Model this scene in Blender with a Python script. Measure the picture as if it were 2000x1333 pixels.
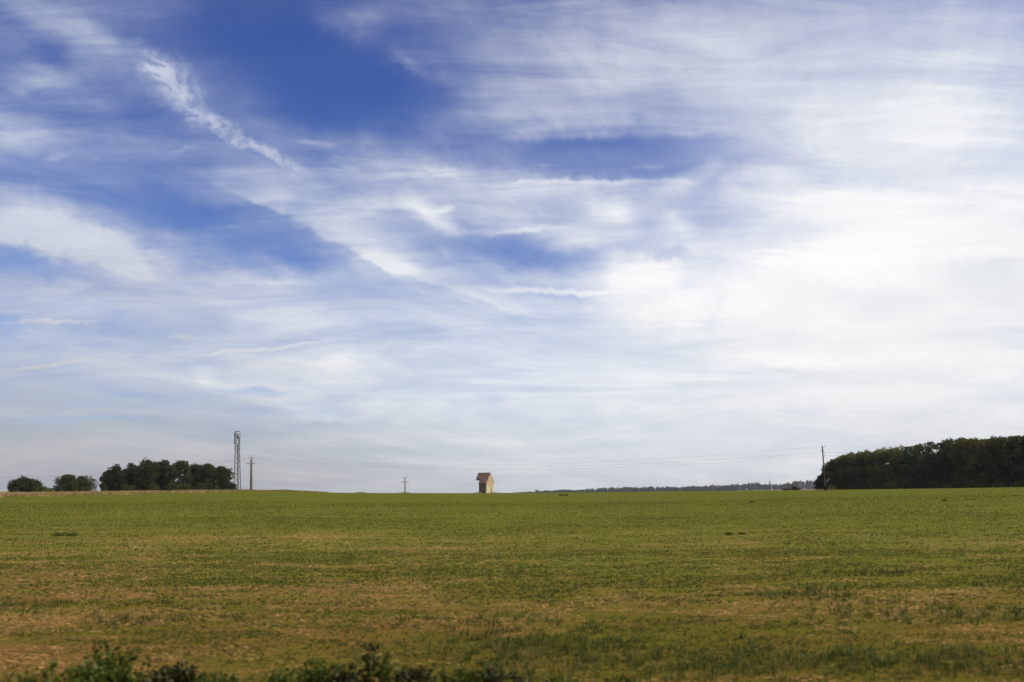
import bpy, math, random
import numpy as np
from mathutils import Vector

# ------------------------------------------------------------------ camera
SC = bpy.context.scene
for o in list(bpy.data.objects):
    bpy.data.objects.remove(o)
H = 3.2                      # eye height in the train, metres above the field
F = 1732.0                   # focal length in pixels of the 2000 px photograph
HZ = 962.0                    # the eye-level line on the photograph; the verticals stand upright, so the lens is shifted, not tilted
cam_data = bpy.data.cameras.new("camera")
cam_data.sensor_width = 36.0
cam_data.lens = F / 2000 * 36
cam_data.clip_start = 0.1
cam_data.clip_end = 20000
cam_data.dof.use_dof = True
cam_data.dof.focus_distance = 160
cam_data.dof.aperture_fstop = 0.7
cam = bpy.data.objects.new("camera", cam_data)
cam.location = (0, 0, H)
cam.rotation_euler = (math.pi / 2, 0, 0)
cam_data.shift_y = (HZ - 666.5) / 2000
SC.collection.objects.link(cam)
SC.camera = cam
SC.view_settings.view_transform = 'Standard'
SC.view_settings.look = 'None'
SC.view_settings.gamma = 1.0
SC.view_settings.exposure = 0.0
SC.cycles.volume_bounces = 0
SC.cycles.max_bounces = 6
SC.cycles.adaptive_threshold = 0.02
SC.cycles.transparent_max_bounces = 8


def ray(px, py):
    """direction in the world of a point of the photograph"""
    return Vector(((px - 1000) / F, 1.0, -(py - HZ) / F))


def zray(px, py, r):
    d = ray(px, py)
    return H + r * d.z / math.hypot(d.x, d.y)


# ------------------------------------------------------------------ sun and sky
SUN_AZ, SUN_EL = math.radians(92), math.radians(40)
sun_dir = Vector((math.sin(SUN_AZ) * math.cos(SUN_EL), math.cos(SUN_AZ) * math.cos(SUN_EL), math.sin(SUN_EL)))
sd = bpy.data.lights.new("sun", 'SUN')
sd.energy = 4.4
sd.angle = math.radians(0.6)
sd.color = (1.0, 0.92, 0.76)
sun = bpy.data.objects.new("sun", sd)
sun.rotation_euler = sun_dir.to_track_quat('Z', 'Y').to_euler()
SC.collection.objects.link(sun)

W = bpy.data.worlds.new("World")
SC.world = W
W.use_nodes = True
NT = W.node_tree
NT.nodes.clear()


class NG:
    """small node-building helper"""
    def __init__(self, nt):
        self.nt = nt

    def new(self, t, **kw):
        n = self.nt.nodes.new(t)
        for k, v in kw.items():
            setattr(n, k, v)
        return n

    def put(self, n, i, v):
        if v is None:
            return
        if isinstance(v, bpy.types.NodeSocket):
            self.nt.links.new(v, n.inputs[i])
        else:
            n.inputs[i].default_value = v

    def math(self, op, a, b=None, c=None, clamp=False):
        n = self.new('ShaderNodeMath', operation=op, use_clamp=clamp)
        self.put(n, 0, a); self.put(n, 1, b); self.put(n, 2, c)
        return n.outputs[0]

    def vmath(self, op, a, b=None, c=None):
        n = self.new('ShaderNodeVectorMath', operation=op)
        self.put(n, 0, a); self.put(n, 1, b)
        if c is not None:
            self.put(n, 3 if op == 'SCALE' else 2, c)
        return n.outputs['Value'] if op in ('DOT_PRODUCT', 'LENGTH') else n.outputs[0]

    def comb(self, x, y, z=0.0):
        n = self.new('ShaderNodeCombineXYZ')
        self.put(n, 0, x); self.put(n, 1, y); self.put(n, 2, z)
        return n.outputs[0]

    def noise(self, vec, scale, detail=4, rough=0.5, dist=0.0, color=False):
        n = self.new('ShaderNodeTexNoise')
        self.put(n, 'Vector', vec); self.put(n, 'Scale', scale); self.put(n, 'Detail', detail)
        self.put(n, 'Roughness', rough); self.put(n, 'Distortion', dist)
        return n.outputs['Color' if color else 'Fac']

    def map(self, v, a, b, c=0.0, d=1.0, interp='SMOOTHSTEP'):
        n = self.new('ShaderNodeMapRange', interpolation_type=interp)
        self.put(n, 0, v); self.put(n, 1, a); self.put(n, 2, b); self.put(n, 3, c); self.put(n, 4, d)
        return n.outputs[0]

    def mapping(self, v, loc=(0, 0, 0), rot=(0, 0, 0), scale=(1, 1, 1), t='POINT'):
        n = self.new('ShaderNodeMapping', vector_type=t)
        self.put(n, 0, v); self.put(n, 1, loc); self.put(n, 2, rot); self.put(n, 3, scale)
        return n.outputs[0]

    def mix(self, f, a, b):
        n = self.new('ShaderNodeMix', data_type='RGBA')
        self.put(n, 0, f); self.put(n, 6, a); self.put(n, 7, b)
        return n.outputs[2]

    def ramp(self, v, stops):
        n = self.new('ShaderNodeValToRGB')
        e = n.color_ramp.elements
        while len(e) < len(stops):
            e.new(0.5)
        for i, (p, c) in enumerate(stops):
            e[i].position = p
            e[i].color = tuple(c) + (1,) if len(c) == 3 else c
        self.put(n, 0, v)
        return n.outputs[0]


def lin(r, g, b):
    f = lambda c: c / 12.92 if c <= 0.04045 else ((c + 0.055) / 1.055) ** 2.4
    return (f(r / 255), f(g / 255), f(b / 255), 1)


S = NG(NT)
tc = S.new('ShaderNodeTexCoord')
dirv = tc.outputs['Generated']
sx = S.new('ShaderNodeSeparateXYZ'); S.put(sx, 0, dirv)
X, Y, Z = sx.outputs
# high thin cloud sheet: where the line of sight meets a layer overhead
zc = S.math('ADD', S.math('MAXIMUM', Z, 0.0), 0.05)
P = S.comb(S.math('DIVIDE', X, zc), S.math('DIVIDE', Y, zc), 0)
# bearings to the north-east half of the sky, where the known clouds stand
yc = S.math('MAXIMUM', Y, 0.12)
u0, v0 = S.math('DIVIDE', X, yc), S.math('DIVIDE', Z, yc)
G = S.comb(u0, v0, 0)
wind = S.mapping(P, rot=(0, 0, math.radians(-90 + 18)), scale=(1, 1, 1))  # along x: the wind
# gnarled offsets
n1 = S.noise(G, 5.0, 5, 0.6, color=True)
n2 = S.noise(G, 30.0, 4, 0.65, color=True)
w1 = S.vmath('SCALE', S.vmath('SUBTRACT', n1, (0.5, 0.5, 0.5)), None, 0.10)
w2 = S.vmath('SCALE', S.vmath('SUBTRACT', n2, (0.5, 0.5, 0.5)), None, 0.022)
Gs = S.vmath('MULTIPLY', S.vmath('ADD', S.vmath('ADD', G, w1), w2), (1, 1, 0))   # soft masses
Gt = S.vmath('MULTIPLY', S.vmath('ADD', S.vmath('ADD', G, S.vmath('SCALE', w1, None, 0.16)), S.vmath('SCALE', w2, None, 0.75)), (1, 1, 0))  # tight streaks


def gno(px, py):
    d = ray(px, py)
    return d.x / d.y, d.z / d.y


def blob(acc, coord, x1, y1, x2, y2, w, amp, power=1):
    """soft streak from (x1,y1) to (x2,y2), half width w"""
    a, b = gno(x1, y1), gno(x2, y2)
    cx, cy = (a[0] + b[0]) / 2, (a[1] + b[1]) / 2
    L = math.hypot(b[0] - a[0], b[1] - a[1]) / 2
    ang = math.atan2(b[1] - a[1], b[0] - a[0])
    m = S.mapping(coord, (cx, cy, 0), (0, 0, ang), (L * 1.25 + w / F, w * 1.5 / F, 1), 'TEXTURE')
    g = S.new('ShaderNodeTexGradient', gradient_type='SPHERICAL')
    S.put(g, 0, m)
    v = S.map(g.outputs['Fac'], 0.0, 0.9)
    return S.math('MULTIPLY_ADD', v, amp, acc)


el = S.math('ARCSINE', Z)
# fibrous textures
fib = S.noise(S.mapping(wind, scale=(0.32, 1.5, 1)), 1.0, 7, 0.62, 0.6)
fib2 = S.noise(S.mapping(wind, loc=(7, 3, 0), scale=(0.9, 3.2, 1)), 2.2, 6, 0.7, 0.4)
flat = S.noise(S.mapping(G, scale=(2.2, 13.0, 1)), 1.6, 7, 0.62, 0.9)
flat2 = S.noise(S.mapping(G, loc=(4, 9, 0), scale=(5.0, 60.0, 1)), 1.0, 5, 0.6, 0.5)
puff = S.noise(S.mapping(G, loc=(2, 5, 0)), 30.0, 7, 0.66, 2.2)

# opacity of the cloud
base = S.map(el, 0.03, 0.56, 1.0, 0.10, 'LINEAR')
op = S.math('POWER', base, 1.2)
op = S.math('ADD', op, S.map(Y, 0.35, -0.25, 0.0, 0.50))  # unseen cloud behind the viewer, added to raise the fill light
op = S.math('ADD', op, S.map(el, 0.62, 1.0, 0.0, 0.45))  # unseen cloud overhead, added for the same fill
#  x1,  y1,  x2,  y2,   w,  amp
SOFT = [
    # veil over the right half
    (1200, 90, 2150, 150, 170, 0.62), (1500, 320, 2200, 380, 120, 0.48), (1000, 30, 1500, 110, 90, 0.20),
    (900, 235, 1250, 215, 42, 0.30), (1350, 540, 2100, 540, 150, 0.60), (1150, 700, 2100, 720, 150, 0.22),
    (950, 120, 1250, 160, 70, 0.22), (1300, 200, 2000, 230, 60, 0.12),
    # blue gaps
    (330, 50, 830, 150, 120, -0.50), (540, 190, 880, 225, 66, -0.36), (870, 280, 1420, 300, 56, -0.24), (980, 326, 1340, 332, 22, -0.17),
    (330, 425, 620, 520, 52, -0.50), (500, 520, 680, 545, 18, -0.25), (920, 478, 1130, 500, 36, -0.24), (1000, 584, 1160, 584, 16, -0.22),
    (20, 325, 420, 340, 42, -0.20), (200, 390, 420, 430, 42, -0.30), (-60, 505, 120, 530, 20, -0.30), (-60, 622, 60, 640, 14, -0.3),
    (60, 80, 130, 105, 24, -0.22), (240, 180, 330, 260, 35, -0.25), (560, 285, 700, 300, 14, -0.10), (1240, 478, 1340, 496, 14, -0.25), (860, 500, 1120, 520, 30, -0.14),
    (-60, 100, 60, 120, 20, -0.15), (150, 200, 260, 240, 30, -0.15),
    # left cirrus
    (-60, 400, 310, 540, 58, 0.55), (60, 450, 270, 500, 28, 0.30), (-40, 560, 420, 600, 26, 0.16), (280, 545, 620, 600, 36, 0.18),
    (-30, 225, 90, 262, 52, 0.40), (20, 130, 170, 140, 36, 0.42), (20, 150, 150, 152, 16, 0.2), (130, 60, 250, 110, 38, 0.30), (-30, 10, 380, 0, 45, 0.26),
    (120, 290, 420, 300, 30, 0.12),
    # the sheet beside the old trail
    (430, 350, 950, 400, 50, 0.22), (620, 310, 1050, 350, 30, 0.20), (560, 300, 900, 330, 20, 0.08),
    (900, 400, 1150, 380, 40, 0.20), (850, 540, 1150, 535, 25, 0.16),
    (620, 30, 760, 40, 28, 0.30), (1330, 390, 1700, 380, 45, 0.25), (1150, 540, 1300, 530, 46, 0.25), (1180, 620, 1350, 610, 60, 0.25),
    (360, 690, 700, 720, 40, 0.06), (0, 660, 350, 670, 18, -0.08), (-60, 590, 700, 620, 50, 0.12), (100, 720, 900, 730, 50, 0.10), (1480, 590, 1600, 590, 20, 0.1),
]
TIGHT = [
    (-60, -50, 290, 130, 34, 0.30), (170, 60, 270, 110, 20, 0.15),
    (640, 425, 800, 402, 9, 0.20), (780, 400, 850, 412, 20, 0.34), (820, 420, 900, 460, 17, 0.34), (880, 458, 1120, 442, 7, 0.30),
    (855, 412, 885, 408, 9, 0.35),
    (1040, 462, 1160, 468, 26, 0.24), (1110, 462, 1240, 436, 34, 0.22), (1140, 398, 1225, 404, 24, 0.26), (1200, 400, 1232, 440, 26, 0.16), (1130, 430, 1200, 420, 30, 0.08),
    (1310, 362, 1400, 322, 16, 0.28), (1385, 326, 1600, 345, 22, 0.24), (1250, 400, 1360, 360, 20, 0.14), (1290, 430, 1340, 445, 24, 0.28), (1395, 350, 1440, 385, 22, 0.12),
    (-20, 718, 190, 704, 5, 0.26), (370, 692, 680, 666, 4, 0.26), (-20, 629, 210, 632, 4, 0.30), (930, 568, 1200, 574, 7, 0.42),
    (765, 100, 830, 155, 14, 0.24), (790, 100, 890, 165, 30, 0.13), (720, 60, 800, 110, 24, 0.08), (680, 20, 760, 20, 20, 0.14), (85, 318, 140, 298, 9, 0.26), (405, 449, 475, 444, 4, 0.16), (430, 430, 560, 460, 20, 0.10), (470, 500, 540, 515, 12, 0.14),
    (845, 478, 890, 508, 8, 0.14), (1230, 323, 1310, 323, 5, 0.14), (325, 655, 395, 662, 8, 0.16), (330, 300, 385, 280, 5, 0.18), (1040, 323, 1090, 324, 3, 0.15),
    (570, 272, 660, 285, 5, 0.2), (600, 320, 960, 332, 6, 0.14), (700, 350, 980, 340, 7, 0.12), (470, 390, 700, 400, 6, 0.12), (580, 420, 760, 400, 6, 0.12),
    (1000, 358, 1340, 352, 6, 0.20), (450, 548, 640, 560, 7, 0.12), (180, 520, 330, 552, 10, 0.15),
    (430, 762, 570, 764, 8, -0.35), (-30, 812, 320, 816, 7, -0.26), (180, 770, 300, 772, 6, -0.18), (930, 772, 990, 778, 14, -0.16),
]
for b in SOFT:
    op = blob(op, Gs, *b)
for b in TIGHT:
    op = blob(op, Gt, *b)


def edge(acc, coord, x1, y1, x2, y2, w, amp, soft=0.12):
    """sheet of cloud with one crisp side along (x1,y1)-(x2,y2), fading out over w to the left of that direction"""
    a, b = gno(x1, y1), gno(x2, y2)
    cx, cy = (a[0] + b[0]) / 2, (a[1] + b[1]) / 2
    L = math.hypot(b[0] - a[0], b[1] - a[1]) / 2
    ang = math.atan2(b[1] - a[1], b[0] - a[0])
    m = S.mapping(coord, (cx, cy, 0), (0, 0, ang), (L, w / F, 1), 'TEXTURE')
    q = S.new('ShaderNodeSeparateXYZ'); S.put(q, 0, m)
    up = S.map(q.outputs[1], 0.0, soft)
    dn = S.map(q.outputs[1], soft, 1.0, 1.0, 0.0)
    al = S.map(S.math('ABSOLUTE', q.outputs[0]), 0.72, 1.15, 1.0, 0.0)
    v = S.math('MULTIPLY', S.math('MULTIPLY', up, dn), al)
    return S.math('MULTIPLY_ADD', v, amp, acc)


for b in [(400, 362, 560, 432, 110, 0.22, 0.12), (470, 388, 800, 562, 120, 0.28, 0.10), (690, 508, 1030, 628, 60, 0.20, 0.16),
          (1170, 575, 1160, 490, -260, 0.16, 0.18), (280, 500, 330, 545, 60, 0.12, 0.2),
          (1440, 250, 1000, 270, 60, -0.2, 0.3), (1380, 345, 960, 352, 45, 0.16, 0.2), (-60, 468, 300, 558, 70, 0.18, 0.3)]:
    op = edge(op, Gt, *b)
# the puffed-up contrail
ct = 0.0
for b in [(270, 92, 318, 150, 26, 0.75), (302, 128, 360, 190, 42, 1.0), (338, 188, 412, 238, 26, 1.0), (398, 226, 485, 280, 16, 1.05), (462, 268, 592, 332, 12, 1.05)]:
    ct = blob(ct, S.vmath('ADD', Gt, S.vmath('MULTIPLY', w2, (0.8, 0.8, 0))), *b)
ct = S.math('MULTIPLY', ct, S.map(puff, 0.34, 0.60, 0.30, 1.0))
high = S.map(el, 0.10, 0.38)
tex = S.math('ADD', S.math('MULTIPLY', S.math('SUBTRACT', fib, 0.5), S.math('MULTIPLY_ADD', high, 0.45, 0.25)),
             S.math('MULTIPLY', S.math('SUBTRACT', fib2, 0.5), S.math('MULTIPLY_ADD', high, 0.42, 0.04)))
tex = S.math('MULTIPLY_ADD', S.math('SUBTRACT', flat, 0.5), 0.85, tex)
tex = S.math('MULTIPLY_ADD', S.math('SUBTRACT', flat2, 0.5), 0.26, tex)
# texture is strongest where the cloud is neither absent nor closed
tamp = S.map(op, -0.35, 0.45, 0.15, 1.0)
tamp = S.math('MULTIPLY', tamp, S.map(u0, -0.02, 0.30, 1.0, 0.55))
opq = S.math('ADD', op, S.math('MULTIPLY', tex, tamp))
opq = S.math('POWER', S.map(opq, -0.36, 1.05, 0.0, 1.0, 'LINEAR'), 1.75)
opq = S.math('MULTIPLY_ADD', ct, 0.45, opq, clamp=True)

# how bright the cloud is: thicker towards the sun, grey where it turns away or nears the haze of the horizon
bright = S.math('MULTIPLY_ADD', S.math('SUBTRACT', flat, 0.5), 0.46, 0.0)
bright = S.math('MULTIPLY_ADD', S.math('SUBTRACT', flat2, 0.5), 0.10, bright)
bright = S.math('MULTIPLY_ADD', S.math('SUBTRACT', fib, 0.5), 0.22, bright)
nrm = S.vmath('NORMALIZE', dirv)
toward = S.vmath('DOT_PRODUCT', nrm, tuple(ray(1620, 480).normalized()))
bright = S.math('ADD', bright, S.map(toward, 0.76, 0.998, 0.40, 0.90))
bright = S.math('MULTIPLY_ADD', S.map(el, 0.0, 0.15, 1.0, 0.0), -0.27, bright)
for b in [(1380, 520, 1950, 460, 75, 0.15), (1200, 560, 1600, 610, 60, 0.09), (380, 718, 440, 740, 18, 0.16), (560, 790, 700, 797, 18, 0.14),
          (700, 780, 1100, 800, 30, 0.08), (200, 560, 700, 610, 40, 0.08), (1860, 560, 2060, 600, 50, -0.12), (1350, 690, 1750, 670, 24, -0.10), (1300, 760, 2000, 700, 20, -0.08),
          (-60, 400, 310, 530, 60, 0.12), (1120, 465, 1235, 430, 40, 0.02), (1150, 110, 2100, 130, 150, -0.20), (100, 740, 900, 750, 80, 0.14), (-60, 600, 600, 640, 40, 0.10), (1500, 850, 2100, 840, 60, -0.05), (-60, 880, 900, 890, 50, 0.07), (1300, 560, 2100, 640, 160, -0.05), 
          (800, 402, 890, 450, 18, 0.12), (1370, 325, 1480, 350, 20, 0.12), (640, 470, 820, 560, 30, 0.0)]:
    bright = blob(bright, Gs, *b)
bright = S.math('MULTIPLY_ADD', ct, 0.05, bright)
cloud = S.ramp(bright, [(0.0, lin(132, 144, 176)), (0.32, lin(174, 184, 212)), (0.55, lin(208, 214, 230)), (0.8, lin(235, 238, 243)), (1.0, lin(253, 253, 253))])
grey = S.ramp(bright, [(0.0, lin(145, 147, 153)), (0.32, lin(192, 194, 199)), (0.55, lin(215, 218, 223)), (0.8, lin(235, 237, 239)), (1.0, lin(253, 253, 251))])
cloud = S.mix(S.map(el, 0.04, 0.36, 1.0, 0.0), cloud, grey)

sky = S.new('ShaderNodeTexSky', sky_type='NISHITA', sun_disc=False, sun_elevation=SUN_EL, sun_rotation=SUN_AZ)
sky.air_density, sky.dust_density, sky.ozone_density = 1.0, 0.3, 3.5
clear = S.mix(S.map(el, 0.22, 0.50, 0.0, 1.0, 'LINEAR'), (0.66, 0.80, 1.22, 1), (0.40, 0.52, 1.04, 1))
blue = S.vmath('MULTIPLY', sky.outputs[0], clear)
ten = S.vmath('SCALE', cloud, None, 10.0)
final = S.mix(opq, blue, ten)
bg = S.new('ShaderNodeBackground')
S.put(bg, 0, final); S.put(bg, 1, 0.10)
out = S.new('ShaderNodeOutputWorld')
NT.links.new(bg.outputs[0], out.inputs[0])
#==END SKY==

# ------------------------------------------------------------------ helpers
C = SC.collection
RNG = np.random.default_rng(7)
random.seed(5)


def material(name, build, rough=0.85, spec=0.2, **kw):
    m = bpy.data.materials.new(name)
    m.use_nodes = True
    g = NG(m.node_tree)
    b = m.node_tree.nodes['Principled BSDF']
    b.inputs['Roughness'].default_value = rough
    b.inputs['Specular IOR Level'].default_value = spec
    for k, v in kw.items():
        b.inputs[k].default_value = v
    r = build(g)
    if isinstance(r, tuple) and len(r) == 2 and isinstance(r[0], bpy.types.NodeSocket):
        col, h = r
        bump = g.new('ShaderNodeBump')
        g.put(bump, 'Height', h); g.put(bump, 'Strength', 0.5); g.put(bump, 'Distance', 0.05)
        g.nt.links.new(bump.outputs[0], b.inputs['Normal'])
    else:
        col = r
    g.put(b, 'Base Color', col)
    return m


def two_tone(c1, c2, scale, detail=4, lo=0.35, hi=0.65, rand=0.0, obj=True):
    def f(g):
        t = g.new('ShaderNodeTexCoord').outputs['Object']
        v = g.map(g.noise(t, scale, detail, 0.6), lo, hi, interp='LINEAR')
        c = g.mix(v, (*c1, 1), (*c2, 1))
        if rand:
            oi = g.new('ShaderNodeObjectInfo').outputs['Random']
            k = g.map(oi, 0, 1, 1 - rand, 1 + rand, interp='LINEAR')
            c = g.vmath('SCALE', c, None, k)
        return c
    return f


class MB:
    """collects faces for one mesh object"""
    def __init__(self):
        self.v, self.f, self.n = [], [], 0

    def add(self, v, f):
        self.v.append(np.asarray(v, float)); self.f += [tuple(i + self.n for i in q) for q in f]
        self.n += len(v)

    def box(self, x0, x1, y0, y1, z0, z1):
        v = [(x, y, z) for z in (z0, z1) for x, y in ((x0, y0), (x1, y0), (x1, y1), (x0, y1))]
        self.add(v, [(3, 2, 1, 0), (4, 5, 6, 7), (0, 1, 5, 4), (1, 2, 6, 5), (2, 3, 7, 6), (3, 0, 4, 7)])

    def tube(self, pts, radii, seg=6, square=False):
        pts = [Vector(p) for p in pts]
        if not hasattr(radii, '__len__'):
            radii = [radii] * len(pts)
        rings, faces = [], []
        for i, p in enumerate(pts):
            d = (pts[min(i + 1, len(pts) - 1)] - pts[max(i - 1, 0)]).normalized()
            a = d.cross(Vector((0, 0, 1))) if abs(d.z) < 0.95 else d.cross(Vector((0, 1, 0)))
            a.normalize(); b = d.cross(a)
            for k in range(seg):
                t = 2 * math.pi * (k + 0.5) / seg
                rings.append(p + (a * math.cos(t) + b * math.sin(t)) * radii[i])
        for i in range(len(pts) - 1):
            for k in range(seg):
                k2 = (k + 1) % seg
                faces.append((i * seg + k, i * seg + k2, (i + 1) * seg + k2, (i + 1) * seg + k))
        faces.append(tuple(range(seg))[::-1])
        faces.append(tuple((len(pts) - 1) * seg + k for k in range(seg)))
        self.add([tuple(r) for r in rings], faces)

    def prism(self, poly, y0, y1):
        """closed outline in x-z pushed from y0 to y1"""
        n = len(poly)
        v = [(x, y0, z) for x, z in poly] + [(x, y1, z) for x, z in poly]
        self.add(v, [tuple(range(n)), tuple(range(2 * n - 1, n - 1, -1))] + [(i, i + n, (i + 1) % n + n, (i + 1) % n) for i in range(n)])

    def mesh(self, name, m, smooth=False):
        me = bpy.data.meshes.new(name)
        me.from_pydata(np.concatenate(self.v).tolist(), [], self.f)
        me.materials.append(m)
        if smooth:
            me.shade_smooth()
        me.update()
        return me

    def build(self, name, m, parent=None, smooth=False, loc=None):
        o = bpy.data.objects.new(name, self.mesh(name, m, smooth))
        C.objects.link(o)
        o.parent = parent
        if loc is not None:
            o.location = loc
        return o


def quads_mesh(name, V, m):
    """V: n x 4 x 3 array of loose quads, fast path"""
    n = len(V)
    me = bpy.data.meshes.new(name)
    me.vertices.add(n * 4); me.loops.add(n * 4); me.polygons.add(n)
    me.vertices.foreach_set('co', np.ascontiguousarray(V, np.float32).ravel())
    me.loops.foreach_set('vertex_index', np.arange(n * 4, dtype=np.int32))
    me.polygons.foreach_set('loop_start', np.arange(0, n * 4, 4, dtype=np.int32))
    me.materials.append(m)
    me.update(calc_edges=True)
    return me


def obj(name, me, parent=None, loc=None):
    o = bpy.data.objects.new(name, me)
    C.objects.link(o)
    o.parent = parent
    if loc is not None:
        o.location = loc
    return o


def tag(o, label=None, cat=None, group=None, kind=None):
    if label: o['label'] = label
    if cat: o['category'] = cat
    if group: o['group'] = group
    if kind: o['kind'] = kind
    return o


def thing(name, label, cat, loc, rz=0.0, group=None):
    o = bpy.data.objects.new(name, None)
    o.empty_display_size = 0.5
    C.objects.link(o)
    o.location = loc
    o.rotation_euler = (0, 0, rz)
    return tag(o, label, cat, group)


def copy_tree(src, parent=None):
    c = src.copy(); C.objects.link(c); c.parent = parent
    for ch in src.children:
        copy_tree(ch, c)
    return c


# ------------------------------------------------------------------ the ground
# px,  edge of the green field (distance, height on the photo), end of the plateau, far ground
COLS = [
    (-700, 180, 985, 420, 968, 972), (-200, 212, 975, 450, 962, 968), (0, 230, 971.5, 450, 960.3, 966), (200, 262, 966.5, 450, 959.8, 966),
    (400, 300, 961.3, 450, 958.6, 966), (500, 318, 959.6, 440, 958.8, 966), (560, 330, 959.8, 400, 959.4, 966),
    (640, 340, 962.6, 365, 962.5, 966), (760, 340, 963.4, 372, 963.4, 966), (900, 340, 963.6, 372, 963.6, 965), (1040, 345, 962.8, 375, 962.7, 965), (1300, 345, 960.4, 390, 960.3, 961.6),
    (1450, 300, 959.5, 405, 959.1, 958.2), (1590, 235, 958.6, 450, 957.5, 954.8), (1800, 230, 956, 430, 954, 953), (2000, 225, 953, 400, 950.5, 952),
    (2300, 210, 948.5, 370, 946, 950), (2900, 200, 940, 330, 939, 950),
]
RK = np.concatenate([np.linspace(0, 20, 6)[1:], np.geomspace(24, 300, 30), np.geomspace(309, 520, 40), np.geomspace(540, 6000, 44)])
AZT = np.radians(np.linspace(-180, 180, 721))


def az_of(px):
    d = ray(px, 958)
    return math.atan2(d.x, d.y)


caz = np.array([az_of(c[0]) for c in COLS])
prof = []
for px, re, ye, rp, yp, yf in COLS:
    ze, zp, zf = zray(px, ye, re), zray(px, yp, rp), zray(px, yf, 3000)
    rr = RK
    z = np.where(rr <= re, ze * (rr / re) ** 1.18, 0)
    far_r = [re, rp, rp + 90, rp + 300, 1000, 2300, 3000, 3400, 6000]
    far_z = [ze, zp, zp - 1.6, zp - 5.5, -10, zf - 7, zf, zf + 0.3, zf - 10]
    z = np.where(rr > re, np.interp(rr, far_r, far_z), z)
    prof.append(z)
prof = np.array(prof)
ZT = np.array([[np.interp(a, caz, prof[:, j]) for j in range(len(RK))] for a in AZT])
back = np.clip((np.abs(AZT) - 1.15) / 1.2, 0, 1)[:, None]
ZT = ZT * (1 - back) + back * 0.2
for _ in range(2):          # round the folds, across and along
    ZT[1:-1] = (ZT[:-2] + 2 * ZT[1:-1] + ZT[2:]) / 4
    ZT[:, 1:-1] = (ZT[:, :-2] + 2 * ZT[:, 1:-1] + ZT[:, 2:]) / 4


def gz(x, y):
    r = np.hypot(x, y); a = np.arctan2(x, y)
    i = np.interp(a, AZT, np.arange(len(AZT))); j = np.interp(r, RK, np.arange(len(RK)))
    i0 = np.minimum(i.astype(int), len(AZT) - 2); j0 = np.minimum(j.astype(int), len(RK) - 2)
    fi, fj = i - i0, j - j0
    return ZT[i0, j0] * (1 - fi) * (1 - fj) + ZT[i0 + 1, j0] * fi * (1 - fj) + ZT[i0, j0 + 1] * (1 - fi) * fj + ZT[i0 + 1, j0 + 1] * fi * fj


def on(px, r, dz=0.0):
    """a spot on the ground, r metres out along the bearing of a photo column"""
    d = ray(px, 958); k = r / math.hypot(d.x, d.y)
    x, y = d.x * k, d.y * k
    return (x, y, float(gz(np.array([x]), np.array([y]))[0]) + dz)


# straight boundary of the crop on its left side, and its far side
def edge_r(a):
    return np.interp(a, caz, [c[1] for c in COLS])


GREEN, OLIVE, SOIL, STRAW = (0.124, 0.127, 0.019), (0.152, 0.138, 0.026), (0.215, 0.135, 0.046), (0.50, 0.32, 0.14)


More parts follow.
